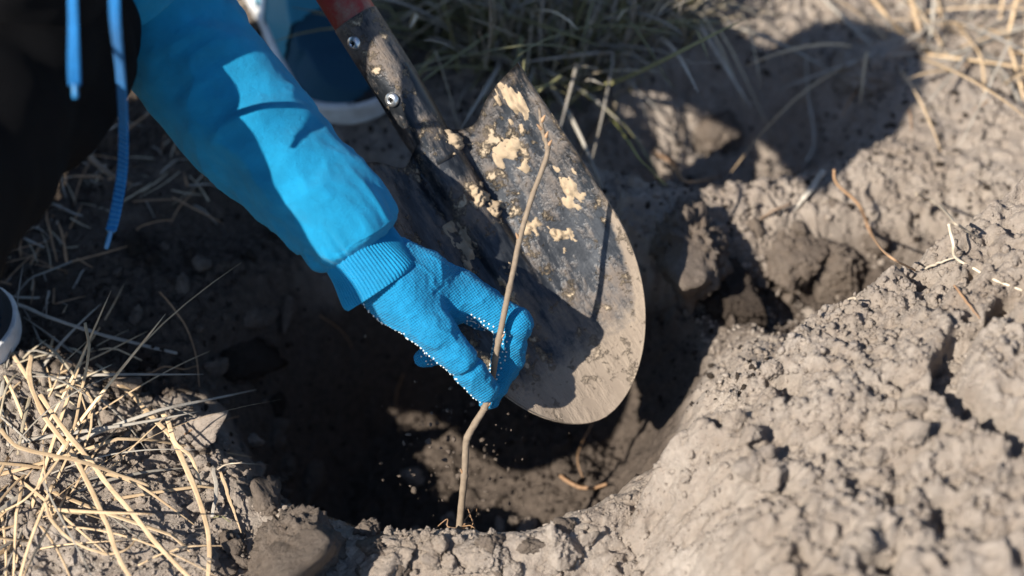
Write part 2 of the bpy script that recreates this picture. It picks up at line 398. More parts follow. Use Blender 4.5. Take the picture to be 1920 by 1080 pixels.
ZONES = [  # px box, count, size range, materials, label
    ((330, 800, 560, 1075), 36, (.004, .011), (soil_dry, soil_mid), 'small sunlit crumb of soil between the straw and the big brown clod'),
    ((620, 985, 1100, 1075), 46, (.004, .010), (soil_dry, soil_dry, soil_mid), 'small pale crumb of soil on the near rim of the hole'),
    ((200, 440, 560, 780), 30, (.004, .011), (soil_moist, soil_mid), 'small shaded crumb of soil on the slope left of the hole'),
    ((1240, 380, 1640, 640), 34, (.005, .013), (soil_mid, soil_dry), 'small crumb of soil on the slope beyond the heap'),
    ((1250, 640, 1900, 1070), 22, (.004, .012), (soil_dry,), 'small pale crumb of soil lying on the soil heap')]
for (x0, y0, x1, y1), n, (a, b), mats, lab in ZONES:
    for i in range(n):
        P = hit(rng.uniform(x0, x1), rng.uniform(y0, y1)); mt = mats[rng.integers(len(mats))]
        o = link('soil_crumb', variants[mt][rng.integers(6)]); place(o, P, float(a+(b-a)*rng.random()**2), sink=.3)
        o['label'] = lab; o['category'] = 'soil crumb'; o['group'] = lab.replace('small ', '').replace('crumb', 'crumbs')
def crumbs(name, pts, sizes, mat, label):
    Vv, Ff = ICO[1]; n = len(pts); jit = 1+.85*(rng.random((n, len(Vv), 1))-.5)
    A = rng.normal(size=(n, 3, 3)); Q = np.linalg.qr(A)[0]
    W = np.einsum('vk,nkl->nvl', Vv, Q)*jit*rng.uniform(.5, 1.15, (n, 1, 3))*sizes[:, None, None]+pts[:, None]
    Fa = (Ff[None]+np.arange(n)[:, None, None]*len(Vv)).reshape(-1, 3)
    obj(name, W.reshape(-1, 3), Fa, mat, smooth=False, kind='stuff', label=label)
def scatter(n, x0, x1, y0, y1, cond):
    x = rng.uniform(x0, x1, n*4); y = rng.uniform(y0, y1, n*4)
    d = fbm(np.stack([x, y], -1)*9, 3, 90)+.3*rng.normal(size=n*4); k = cond(x, y) & (d > -.1); x, y = x[k][:n], y[k][:n]
    s = .0008+.0028*rng.random(len(x))**4; return np.stack([x, y, hz(x, y)+s*.3], -1), s
rr_at = lambda x, y: samp(GX, GY, RR, x, y); ht_at = lambda x, y: samp(HXa, HYa, HH, np.clip(x, HXa[0], HXa[-1]), np.clip(y, HYa[0], HYa[-1]))
on_heap = lambda x, y: (x > HXa[0]) & (y < HYa[-1]) & (ht_at(x, y) > samp(GX, GY, GH, x, y))
p, s = scatter(6500, -.5, .3, -.40, .1, lambda x, y: (rr_at(x, y) > .95) & ~on_heap(x, y) & ((x > -.2) | (y < -.18))); crumbs('soil_crumbs', p, s, soil_dry, 'fine pale soil crumbs on the near ground')
p, s = scatter(9000, .05, .6, -.42, .1, on_heap); crumbs('soil_crumbs', p, s*1.1, soil_dry, 'fine pale soil crumbs on the heap')
p, s = scatter(5000, -.5, .6, -.2, .45, lambda x, y: ~on_heap(x, y)); crumbs('soil_crumbs', p, s*1.2, soil_moist, 'fine brown soil crumbs round and in the hole')
p, s = scatter(2200, .1, .6, .08, .5, lambda x, y: ~on_heap(x, y)); crumbs('soil_crumbs', p, s*1.5, soil_dry, 'fine pale soil crumbs on the far ground')
n = 190; q = rng.normal(size=(n, 2))                                          # soil shaken from the roots, falling into the hole
fp = np.array([U(850+80*a, 850+65*b, 1.88+.12*rng.random()) for a, b in q]); ok = fp[:, 2] > hz(fp[:, 0], fp[:, 1])+.004
crumbs('soil_crumbs', fp[ok], (.0006+.0030*rng.random(n)**3.5)[ok], soil_mid, 'loose soil crumbs dropping into the hole round the stem')

# ------------------------------------------------------------------ shovel
O = U(803, 250, 1.908); TIP = U(1138, 780, 1.915)
ax = nz(TIP-O); LEN = np.linalg.norm(TIP-O); wv = U(985, 148, 1.945)-U(700, 330, 1.90); wv = nz(wv-ax*(wv@ax)); nn = np.cross(ax, wv)
if nn@FW > 0: nn = -nn
SOCK_R = .0225
def blade_pt(s, q):
    """s 0..1 top to tip, q -1..1 across -> point on the front face"""
    Wd = np.where(s < .5, .096+.006*np.sin(math.pi*np.clip(s, 0, .5)), .102*np.clip(1-((s-.5)/.5)**2.1, 0, 1)**.55)
    Wd = Wd*np.where(q < 0, .88, 1.0); x = q*Wd; top = -.010*(np.abs(q)**3)*(1-ss(0, .12, s)) + .016*np.exp(-((np.abs(q)-.42)/.2)**2)*(1-ss(0, .15, s))
    sag = (.056*(1-.5*s))*(np.abs(x)/.1)**2.1
    hr = SOCK_R*(1-ss(-.05, .75, s)); hw = SOCK_R*(1-.35*s)
    hump = hr*np.sqrt(np.clip(1-(x/hw)**2, 0, 1))*1.0
    groove = -.003*np.exp(-((np.abs(x)-hw*1.15)/.006)**2)*(1-ss(.3, .8, s))
    n = sag+hump*.85+groove+.012*(s-.3)**2*2+.004*(1-ss(0, .06, s))*np.abs(q)**2
    return O+(s[..., None]*LEN+top[..., None])*ax+x[..., None]*wv+n[..., None]*nn-.012*nn
sv = 1-(1-np.linspace(0, 1, 70))**1.35; qv = np.linspace(-1, 1, 81)
SS_, QQ = np.meshgrid(sv, qv, indexing='ij'); BP = blade_pt(SS_, QQ).reshape(-1, 3); BF = grid_faces(70, 81)
BN = vnormals(BP, BF)
if (BN.mean(0)@nn) < 0: BF = BF[:, ::-1]; BN = -BN
back = BP-BN*.0022; nb = len(BP); ring = np.concatenate([np.arange(81), np.arange(1, 70)*81+80, (69*81+np.arange(79, -1, -1)), np.arange(68, 0, -1)*81])
r2 = np.roll(ring, -1); RF = np.stack([ring, ring+nb, r2+nb, r2], -1)
m = M('worn_blade_steel', .42, .5); m.p.inputs['Metallic'].default_value = .35
sx = (0, 0, 0)
big = m.noise(16, 5, .7); fine = m.noise(85, 6, .75)
aq = Vector(ax).rotation_difference(Vector((1, 0, 0))).to_euler()
cx = m.t.nodes.new('ShaderNodeCombineXYZ'); m.t.links.new(m.math('MULTIPLY', m.attr('along'), 16), cx.inputs[0]); m.t.links.new(m.math('MULTIPLY', m.attr('across'), 62), cx.inputs[1])
scr = m.noise(1, 6, .72, co=cx.outputs[0])
steel = m.mix(m.ramp(scr, [(.42, 0.0), (.68, 1.0)]), (.014, .017, .021), (.085, .09, .095))
brown = m.mix(fine, (.06, .046, .036), (.27, .205, .15))
f1 = m.ramp(m.math('ADD', m.math('MULTIPLY', big, .55), m.math('MULTIPLY', scr, .5)), [(.50, 0.0), (.64, 1.0)])
c = m.mix(m.math('MULTIPLY', f1, .9), steel, brown)
spots = m.ramp(m.math('ADD', m.math('MULTIPLY', m.noise(33, 4, .7), .6), m.math('MULTIPLY', fine, .5)), [(.60, 0.0), (.66, 1.0)])
c = m.mix(spots, c, m.mix(fine, (.24, .18, .12), (.50, .40, .27)))
wear = m.attr('wear'); fw = m.ramp(m.math('ADD', wear, m.math('MULTIPLY', m.math('SUBTRACT', fine, .5), .9)), [(.42, 0.0), (.75, 1.0)])
c = m.mix(m.math('MULTIPLY', fw, .85), c, m.mix(scr, (.15, .115, .085), (.35, .28, .205)))
m.color(c); rg = m.mix(m.math('MAXIMUM', f1, m.math('MAXIMUM', spots, fw)), .34, .85)
m.t.links.new(rg, m.p.inputs['Roughness'])
m.t.links.new(m.math('SUBTRACT', .45, m.math('MULTIPLY', m.math('MAXIMUM', f1, m.math('MAXIMUM', spots, fw)), .45)), m.p.inputs['Metallic'])
m.bump(m.math('ADD', spots, m.math('MULTIPLY', f1, .5)), .0025, .9); m.bump(fine, .0006, .5); blade_mat = m.m
shovel = thing('shovel', 'muddy round-point shovel with a black steel socket and red handle leaning in the hole', 'shovel')
bl = obj('blade', np.vstack([BP, back]), np.vstack([BF, BF[:, ::-1]+nb, RF]), blade_mat, shovel, label='dark steel blade smeared with dried mud')
wr = np.clip(ss(.70, .95, SS_)+ss(.86, 1.0, np.abs(QQ))*ss(.25, .6, SS_)+.35*ss(.45, .7, SS_), 0, 1).ravel()
bl.data.attributes.new('along', 'FLOAT', 'POINT').data.foreach_set('value', np.tile((SS_*LEN).ravel(), 2).astype(np.float32))
bl.data.attributes.new('across', 'FLOAT', 'POINT').data.foreach_set('value', np.tile((BP-O)@wv, 2).astype(np.float32))
bl.data.attributes.new('wear', 'FLOAT', 'POINT').data.foreach_set('value', np.concatenate([wr, wr]).astype(np.float32))
# socket: tube that grows out of the blade's middle ridge
cs = np.linspace(-.126, .03, 26); bend = .010*ss(-.06, .03, cs)
SC = O+cs[:, None]*ax+(-.002-bend[:, None])*nn
Vt, Ft = tube(SC, SOCK_R*(1-.12*ss(-.02, .03, cs)), 32); sk = obj('socket', Vt, Ft, blade_mat, shovel)
sk.data.attributes.new('wear', 'FLOAT', 'POINT'); nsk = len(sk.data.vertices)
al_ = (Vt-O)@ax; sk.data.attributes.new('along', 'FLOAT', 'POINT').data.foreach_set('value', al_.astype(np.float32))
sk.data.attributes.new('across', 'FLOAT', 'POINT').data.foreach_set('value', ((Vt-O)@wv+.3).astype(np.float32))
hd = nz(SC[0]-SC[3]); HC = SC[0]+np.linspace(-.03, .95, 30)[:, None]*hd
mh = M('red_handle_paint', .5, .4); nh = mh.noise(30, 5, .7); mh.color(mh.mix(mh.ramp(nh, [(.5, 0.0), (.66, 1.0)]), (.23, .022, .016), (.20, .11, .075))); mh.bump(mh.noise(120, 3), .001, .4)
Vt, Ft = tube(HC, .0218-.004*np.linspace(0, 1, 30), 28); obj('handle', Vt, Ft, mh.m, shovel, label='worn red wooden handle')
screw_m = M('zinc_screw', .3, .5, Metallic=.9).color((.55, .56, .55)).m
for px, py in ((664, 81), (735, 187)):
    # nearest point of the socket's front along this pixel's ray
    d = np.linspace(1.78, 2.1, 700); R = CAM+d[:, None]*(FW+(px-960)/FPX*RT+(540-py)/FPX*UPV)
    dist = np.linalg.norm((R-SC[0])-((R-SC[0])@ax)[:, None]*ax+0, axis=1); i = np.argmax(dist < SOCK_R+.0005) if (dist < SOCK_R+.0005).any() else np.argmin(dist)
    P = R[i]; foot = SC[0]+((P-SC[0])@ax)*ax; nrm = nz(P-foot); u_ = ax; v_ = np.cross(nrm, u_)
    prof = [(.0068, -.001), (.0070, .0010), (.0060, .0024), (.0036, .0033), (.0026, .0034), (.0022, .0022), (.0001, .0020)]; th = np.arange(20)*math.pi/10
    Vp = np.array([P+r*(math.cos(t)*u_+math.sin(t)*v_)+h*nrm for r, h in prof for t in th])
    sc = obj('screw', Vp, grid_faces(len(prof), 20, True), screw_m, shovel)
    Vs, Fs = merge([tube(np.array([P-.0024*e_+.0028*nrm, P+.0024*e_+.0028*nrm]), .0006, 6) for e_ in (nz(u_+v_), nz(u_-v_))])
    obj('slot', Vs, Fs, black_twill, sc)
mudm = M('pale_dried_mud', .95, .1); mn = mudm.noise(120, 4); mudm.color(mudm.mix(mn, (.24, .18, .12), (.46, .36, .24))); mudm.bump(mn, .002, .6); mud = mudm.m
def mud_patch(cs_, cq, r, seed, aspect=1.6):
    g = np.random.default_rng(seed); P = []; n = 26; sz = np.linspace(-1, 1, n)
    a, b = np.meshgrid(sz, sz, indexing='ij'); s = cs_+a*r*aspect/LEN; q = cq+b*r/.1
    pts = blade_pt(np.clip(s, 0, .98), np.clip(q, -.97, .97)); rad = np.hypot(a, b); nzv = fbm(np.stack([a*2.2, b*2.2], -1)+seed*5, 4, seed)
    hgt = .0060*np.clip(1-rad*1.15+1.25*nzv-.34, -.2, 1)*(1+.9*fbm(np.stack([a*5, b*5], -1), 3, seed+3))
    gu = np.gradient(pts, axis=0); gv = np.gradient(pts, axis=1); N = np.cross(gu, gv); N /= np.linalg.norm(N, axis=-1)[..., None]
    if (N.mean((0, 1))@nn) < 0: N = -N
    hgt = hgt+.0008*vnoise(np.stack([a*9, b*9], -1), seed+1)
    Vv = (pts+N*(np.minimum(hgt, .0065)-.0004)[..., None]).reshape(-1, 3); Ff = grid_faces(n, n); up_ = (hgt > 0.0004).ravel()
    return Vv, Ff[up_[Ff].any(1)]
for i, (s0, q0, r, a) in enumerate([(.165, .60, .019, 1.5), (.07, .80, .010, 2.6), (.235, .08, .014, 1.2), (.29, .18, .010, 1.5), (.36, .80, .012, 2.4), (.40, .36, .013, 1.3), (.05, .18, .016, 1.0), (.36, -.30, .018, 1.8), (.52, -.1, .014, 1.5), (.47, .55, .010, 1.6)]):
    Vm, Fm = mud_patch(s0, q0, r, 300+i, a)
    left = set(range(len(Fm))); byv = {}
    for fi, f in enumerate(Fm):
        for v_ in f: byv.setdefault(int(v_), []).append(fi)
    while left:                                   # each separate cake of mud is a part
        st = [left.pop()]; comp = []
        while st:
            c_ = st.pop(); comp.append(c_)
            for v_ in Fm[c_]:
                for g_ in byv[int(v_)]:
                    if g_ in left: left.remove(g_); st.append(g_)
        if len(comp) >= 12:
            f = Fm[comp]; ids, inv = np.unique(f, return_inverse=True); obj('dried_mud', Vm[ids], inv.reshape(f.shape), mud, shovel)

# ------------------------------------------------------------------ person: clothes and glove
person = thing('person', 'crouching person in a blue sweatshirt and dark trousers holding the sapling with a gloved hand', 'person')
# sleeve
SP = [(676, 470, 1.806, .0385), (664, 452, 1.805, .0435), (636, 408, 1.802, .0462), (570, 338, 1.806, .0480), (480, 252, 1.812, .0535), (392, 150, 1.815, .0580), (322, 55, 1.81, .061), (250, -40, 1.79, .064), (120, -210, 1.69, .068), (-6, -349, 1.59, .078)]
K = np.array([[*U(a, b, d), r] for a, b, d, r in SP]); K = spline(K, 260); SCn, SR = K[:, :3], K[:, 3]
T, A, B = frames(SCn); nth = 150; th = np.arange(nth)*2*math.pi/nth; arc = np.concatenate([[0], np.cumsum(np.linalg.norm(np.diff(SCn, axis=0), axis=1))])
TT, AA = np.meshgrid(arc, th, indexing='ij'); cyl = np.stack([np.cos(AA)*.9, np.sin(AA)*.9, TT*14], -1)
slant = np.stack([np.cos(AA)*1.1, np.sin(AA)*1.1, TT*30+1.2*np.sin(AA+.8)], -1)
fold = .0045*fbm(cyl+3, 3, 201)+.0013*np.clip(1-5*np.abs(fbm(slant*.6+9, 2, 207)), 0, 1)+.0006*fbm(cyl*9, 3, 208)+.0042*(1-np.abs(fbm(slant*.75, 2, 205))*2.2)*ss(.00, .05, TT)*(.4+.6*ss(.02, .12, TT)*(1-ss(.16, .3, TT)*.4))
fold += .004*np.exp(-((TT-.012)/.012)**2)*np.sin(AA*7+2*np.sin(AA*2))*.35
fold += .0011*np.sin(AA*15+4*np.sin(AA*3+1)+2*np.sin(AA*5))*np.exp(-(TT/.022)**2)+.0022*np.clip(1-3.2*np.abs(fbm(np.stack([np.cos(AA)*1.6, np.sin(AA)*1.6, TT*38], -1), 2, 209)), 0, 1)*(1-ss(.03, .13, TT))
rad = (SR[:, None]+fold)*(.76+.24*np.sqrt(np.clip(1-((.013-TT)/.013)**2, 0, 1)*(TT < .013)+(TT >= .013)))
SV = SCn[:, None]+rad[..., None]*(A[:, None]*np.cos(th)[None, :, None]+B[:, None]*np.sin(th)[None, :, None])
sleeve = obj('sleeve', SV.reshape(-1, 3), grid_faces(260, nth, True), sleeve_mat, person, label='bright blue sweatshirt sleeve')
# ribbed cuff
CK = np.array([[*U(a, b, d), r] for a, b, d, r in [(652, 440, 1.806, .0345), (672, 470, 1.807, .0350), (694, 500, 1.808, .0362), (713, 528, 1.809, .0385), (719, 538, 1.8095, .0385), (716, 534, 1.8095, .0345), (700, 510, 1.808, .032)]])
CK = np.vstack([spline(CK[:5], 40), spline(CK[4:], 14)[1:]]); CC, CR = CK[:, :3], CK[:, 3]
cax = nz(CC[39]-CC[0]); Ac = nz(RT-cax*(RT@cax)); Bc = np.cross(cax, Ac); nr_ = 72*6; th = np.arange(nr_)*2*math.pi/nr_
ti = np.linspace(0, 1, len(CC)); wav = .0011*fbm(np.stack([np.cos(th)*2, np.sin(th)*2], -1), 2, 210)
rib = .00065*np.cos(th*72)[None, :]*np.where(np.arange(len(CC)) < 40, 1, .5)[:, None]
buck = .0016*np.sin(ti*9)[:, None]*np.cos(th*3+1)[None, :]
rd = CR[:, None]+rib+wav[None]+buck
CV = CC[:, None]+rd[..., None]*(Ac*np.cos(th)[:, None]+Bc*np.sin(th)[:, None])[None]
obj('cuff', CV.reshape(-1, 3), grid_faces(len(CC), nr_, True), cuff_mat, sleeve, label='ribbed blue cuff')
# glove
def Z(zx, zy, d): return U(580+zx/2.7, 420+zy/2.7, d)
chains = {
 'palm': [(Z(300, 230, 1.806), Z(450, 340, 1.806), .026, .026), (Z(400, 200, 1.816), Z(560, 270, 1.82), .024, .024), (Z(470, 330, 1.812), Z(720, 380, 1.834), .025, .022),
          (Z(500, 280, 1.825), Z(740, 340, 1.850), .022, .020), (Z(480, 300, 1.84), Z(680, 370, 1.89), .022, .019), (Z(480, 360, 1.84), Z(640, 430, 1.895), .022, .018), (Z(615, 232, 1.812), Z(655, 300, 1.828), .0105, .012)],
 'index': [(Z(770, 350, 1.832), Z(1045, 512, 1.834), .0180, .0142), (Z(1045, 512, 1.834), Z(1012, 680, 1.852), .0145, .0125), (Z(1012, 680, 1.852), Z(952, 822, 1.851), .0130, .0095)],
 'middle': [(Z(775, 345, 1.856), Z(1030, 500, 1.860), .0175, .0155), (Z(1030, 500, 1.860), Z(990, 720, 1.878), .0150, .0130), (Z(990, 720, 1.878), Z(908, 885, 1.862), .0125, .0100)],
 'ring': [(Z(720, 370, 1.880), Z(830, 490, 1.905), .0160, .0140), (Z(830, 490, 1.905), Z(740, 590, 1.905), .0140, .0125), (Z(740, 590, 1.905), Z(690, 640, 1.89), .0125, .0105)],
 'little': [(Z(650, 410, 1.895), Z(735, 540, 1.900), .0150, .0130), (Z(735, 540, 1.900), Z(690, 630, 1.890), .0125, .0115), (Z(690, 630, 1.890), Z(585, 672, 1.868), .0110, .0092)],
 'thumb': [(Z(480, 390, 1.804), Z(640, 550, 1.797), .0240, .0180), (Z(640, 550, 1.797), Z(775, 695, 1.800), .0178, .0148), (Z(775, 695, 1.800), Z(888, 838, 1.816), .0148, .0118)]}
def hand_parts(P):
    out = {}
    for k, ch in chains.items():
        d = None
        for a, b, ra, rb in ch:
            e = caps(P, a, b, ra, rb); d = e if d is None else smin(d, e, .012 if k == 'palm' else .0035)
        out[k] = d
    return out
def hand_sdf(P):
    pr = hand_parts(P); d = pr['palm']
    for k in ('index', 'middle', 'ring', 'little'):
        d = smin(d, pr[k], .007)
    f = np.minimum(np.minimum(pr['index'], pr['middle']), np.minimum(pr['ring'], pr['little']))
    t = smin(pr['palm'], pr['thumb'], .014)
    d = np.minimum(smin(d, t, .004), t)
    return d
ends = np.array([p for ch in chains.values() for c_ in ch for p in c_[:2]])
GV, GF = snet(hand_sdf, ends.min(0)-.032, ends.max(0)+.032, .0014)
GN = vnormals(GV, GF)
wr_ = .0011*fbm(GV*70, 3, 220)+.0014*(np.clip(1-4*np.abs(fbm(GV*np.array([38, 60, 50])+2, 2, 222)), 0, 1))+.0006*fbm(GV*260, 2, 223)
for (zx, zy, d, amp, sg) in ((842, 735, 1.79, -.0034, .0032), (720, 640, 1.775, -.0012, .004), (1090, 585, 1.84, -.002, .0035)):   # creases at the bent joints
    c_ = Z(zx, zy, d); td = nz(Z(888, 838, 1.817)-Z(782, 690, 1.797)) if zx < 1000 else nz(Z(952, 822, 1.85)-Z(1045, 512, 1.842))
    al = (GV-c_)@td; wr_ = wr_+amp*np.exp(-(al/sg)**2)*(np.linalg.norm(GV-c_, axis=1) < .028)
GV = GV+GN*wr_[:, None]
glove = obj('glove', GV, GF, glove_mat, person, label='blue knitted work glove with white grip dots pinching the stem')
pr = hand_parts(GV); names = list(pr); near_ = np.argmin(np.stack([pr[k] for k in names]), 0)
PC = Z(770, 640, 1.835); fing = np.isin(near_, [names.index(k) for k in ('index', 'middle', 'ring', 'little')])
to_c = PC-GV; to_c /= np.linalg.norm(to_c, axis=1)[:, None]; pd = nz(-.55*RT-.50*UPV+.55*FW)
mask = np.where(fing, (GN*to_c).sum(1) > .30, (GN@pd) > .62)
mask &= ~(np.linalg.norm(GV-Z(420, 280, 1.81), axis=1) < .030)
cand = rng.permutation(np.where(mask)[0]); taken = np.zeros((0, 3)); sel = []
for i in cand:
    if len(taken) == 0 or np.min(((taken-GV[i])**2).sum(1)) > .0040**2: taken = np.vstack([taken, GV[i]]); sel.append(i)
Vv, Ff = ICO[1]; Vv = Vv*.00095
obj('grip_dots', (Vv[None]+taken[:, None]).reshape(-1, 3), (Ff[None]+np.arange(len(taken))[:, None, None]*len(Vv)).reshape(-1, 3), dot_mat, glove, kind='stuff')
# body parts beyond the sleeve (mostly above and beside the picture)
HEADC = np.array([-.339, -.284, .784]); CH = np.array([-.50, -.05, .65]); PEL = np.array([-.563, -.029, .323]); KNEE = np.array([-.478, -.41, .424]); HIP = np.array([-.418, -.039, .355])
face = nz([.45, -.75, -.45])
def head_sdf(P):
    d = np.linalg.norm((P-HEADC)/np.array([.92, .92, 1.12]), axis=-1)-.076
    d = smin(d, caps(P, HEADC+face*.04-np.array([0, 0, .045]), HEADC+face*.03, .040, .055), .03)
    d = smin(d, caps(P, HEADC+face*.095, HEADC+face*.10-np.array([0, 0, .03]), .008, .013), .012)
    sd_ = nz(np.cross(face, [0, 0, 1]))
    for e in (-1, 1): d = smin(d, caps(P, HEADC+sd_*e*.082, HEADC+sd_*e*.09+np.array([0, 0, -.03]), .016, .012), .01)
    return smin(d, caps(P, HEADC-np.array([0, 0, .05]), CH+np.array([.0, -.03, .06]), .045, .055), .03)
Vh, Fh = snet(head_sdf, HEADC-[.25, .16, .24], HEADC+[.16, .3, .16], .006); obj('body', Vh, Fh, skin, person)
Vh, Fh = snet(lambda P: np.maximum(np.linalg.norm((P-HEADC+face*.012)/np.array([1, 1, 1.1]), axis=-1)-.087+.006*fbm(P*40, 2, 230), (P-HEADC)@face-.045), HEADC-.15, HEADC+.15, .006); obj('hair', Vh, Fh, hair_mat, person)
def vest_sdf(P):
    d = smin(caps(P, CH, PEL+[0, 0, .08], .11, .12), caps(P, CH+[.02, -.01, .03], CH+[-.10, -.06, .02], .085, .08), .05)
    d = smin(d, caps(P, CH+[.04, .02, .05], K[-1, :3]-[.02, .03, .0], .08, .085), .04)
    d = smin(d, caps(P, CH, HIP+[.0, 0, .085], .09, .098), .04)
    return d+.010*fbm(P*9, 3, 240)+.007*(.3-np.abs(fbm(P*np.array([11, 7, 15])+4, 2, 241))*2)
Vh, Fh = snet(vest_sdf, [-.80, -.30, .18], [-.2, .24, .86], .007); obj('vest', Vh, Fh, vest_mat, person, label='charcoal vest')
def leg_fold(P): return .006*fbm(P*np.array([14, 14, 14]), 3, 250)+.006*(1-2.2*np.abs(fbm(P*np.array([9, 16, 12]), 2, 251)))
TOE_B = hit(690, 228); TOE_A = hit(18, 668); fdir = nz([.42, -.9, 0]); fdirA = nz([.93, -.36, 0])
ANK_A = TOE_A-fdirA*.20+np.array([0, 0, .11]); ANK_B = TOE_B-fdir*.21+np.array([0, 0, .10]); KNEE_B = np.array([-.19, .24, .50])
Vh, Fh = snet(lambda P: smin(smin(caps(P, HIP, KNEE, .100, .088), caps(P, KNEE, ANK_A, .074, .062), .03), caps(P, HIP, PEL, .085, .13), .05)+leg_fold(P), [-.82, -.55, .02], [-.25, .20, .58], .007)
obj('trousers', Vh, Fh, black_twill, person, label='black trousers')
Vh, Fh = snet(lambda P: smin(smin(caps(P, PEL+[.02, .05, .03], KNEE_B, .10, .066), caps(P, KNEE_B, ANK_B, .062, .048), .03), caps(P, PEL, PEL+[.02, .05, .03], .115, .11), .04)+leg_fold(P), [-.72, -.20, .03], [-.02, .62, .66], .008)
obj('trouser_leg', Vh, Fh, black_twill, person)
# drawstrings
for pts, tip in (([(130, -160, 1.56), (134, -60, 1.55), (137, 40, 1.55), (138, 110, 1.55), (140, 160, 1.552)], (141, 185, 1.553)), ([(205, -170, 1.55), (212, -60, 1.545), (216, 40, 1.545), (226, 140, 1.625), (231, 230, 1.690), (229, 320, 1.715), (216, 400, 1.727), (208, 432, 1.731)], (199, 466, 1.736))):
    C = spline(np.array([U(*p) for p in pts]), 90); T = np.gradient(C, axis=0); T /= np.linalg.norm(T, axis=1)[:, None]
    A_ = RT[None]-T*(T@RT)[:, None]; A_ /= np.linalg.norm(A_, axis=1)[:, None]; tw = .5*np.sin(np.linspace(0, 4, 90))[:, None]; B_ = np.cross(T, A_); A2 = A_*np.cos(tw)+B_*np.sin(tw); B2 = np.cross(T, A2)
    n = 24; th = np.arange(n)*2*math.pi/n; prof_w = .0047*np.sign(np.cos(th))*np.abs(np.cos(th))**.6; prof_t = .0013*np.sin(th)+.00035*np.sin(th)*np.cos(th*6)
    Vd = C[:, None]+A2[:, None]*prof_w[None, :, None]+B2[:, None]*prof_t[None, :, None]
    ds = obj('drawstring', Vd.reshape(-1, 3), grid_faces(90, n, True), cord_mat, person, label='flat blue drawstring')
    E = spline(np.array([C[-2], C[-1], U(*tip)]), 12); Vt, Ft = tube(E, np.concatenate([[.0042, .0036], np.full(9, .0023), [.0018]]), 12); obj('tip', Vt, Ft, cord_tip, ds)
# shoes
mesh_m = M('navy_shoe_mesh', .8, .3); mesh_m.color((.010, .055, .095)); vz = mesh_m.t.nodes.new('ShaderNodeTexVoronoi'); vz.inputs['Scale'].default_value = 330; mesh_m.t.links.new(mesh_m.co, vz.inputs['Vector']); mesh_m.bump(vz.outputs['Distance'], .001, .7)
trim_m = M('teal_shoe_trim', .5, .4).color((.025, .20, .29)).m
sm = M('white_rubber_sole', .6, .4); sn = sm.noise(35, 4); sm.color(sm.mix(sm.ramp(sn, [(.4, 0.0), (.7, 1.0)]), (.62, .64, .64), (.42, .41, .39))); sole_m = sm.m
stripe_m = M('pale_shoe_stripe', .6, .3).color((.55, .66, .72)).m; toe_m = M('black_toe_guard', .6, .3).color((.012, .016, .022)).m
def shoe(toe, fd, width, label):
    side = np.array([-fd[1], fd[0], 0]); up_ = np.array([0, 0, 1.0]); base = toe-fd*.05
    Lc = lambda a, b, c: base+fd*a+side*b+up_*c
    hw = width/2
    def outline(P):   # distance to the sole's plan shape
        q = P-base; a = q@fd; b = q@side
        wd = hw*(1-.16*ss(-.02, -.16, a)); return np.where(a > 0, np.sqrt((a/.052)**2+(b/wd)**2)-1, np.where(a < -.19, np.sqrt(((a+.19)/.04)**2+(b/wd)**2)-1, np.abs(b)/wd-1))*.05
    def sole(P):
        c = (P-base)[..., 2]; d = np.maximum(outline(P), np.abs(c-.011-.006*ss(.0, .05, (P-base)@fd))-.010); return d-.003
    def upper(P):
        q = P-base; a, c = q@fd, q[..., 2]
        top = .058+.055*ss(-.01, -.13, a)-.018*ss(.0, .05, a); o = outline(P)+.004
        return smin(np.maximum(o+.45*np.maximum(c-.03, 0)*np.where(a > -.02, 1.0, .55), np.maximum(c-top, .02-c)), np.full(a.shape, 1.0), .001)*.7
    lo, hi = np.minimum(Lc(.07, 0, -.03), Lc(-.26, 0, -.03))-[.09, .09, 0], np.maximum(Lc(.07, 0, .15), Lc(-.26, 0, .15))+[.09, .09, 0]
    Vu, Fu = snet(upper, lo, hi, .0035)
    sh = obj('shoe', Vu, Fu, mesh_m.m, person, label=label)
    Vs, Fs = snet(sole, lo, hi, .0030); obj('sole', Vs, Fs, sole_m, sh, label='off-white rubber sole')
    # panels slightly proud of the upper: cut out of an offset shell
    def panel(name, cond, off, mat):
        Vp, Fp = snet(lambda P: upper(P)-off, lo, hi, .0035); q = Vp-base; k_ = cond(q@fd, q@side, q[:, 2]); obj(name, Vp, Fp[k_[Fp].all(1)], mat, sh)
    panel('toe_guard', lambda a, b, c: (a > -.005+.25*np.abs(b)) & (c < .040+.012*np.sin(b*40)), .0020, toe_m)
    panel('trim', lambda a, b, c: (a < -.055+.25*np.abs(b)) & (c > .028), .0024, trim_m)
    panel('stripe', lambda a, b, c: (np.abs(a+.115+.3*c) < .010) | (np.abs(a+.145+.3*c) < .008), .0036, stripe_m)
    return sh
shoe(TOE_B, fdir, .118, 'navy and teal trainer beyond the sleeve'); shoe(TOE_A, fdirA, .11, 'navy trainer at the edge of the straw')

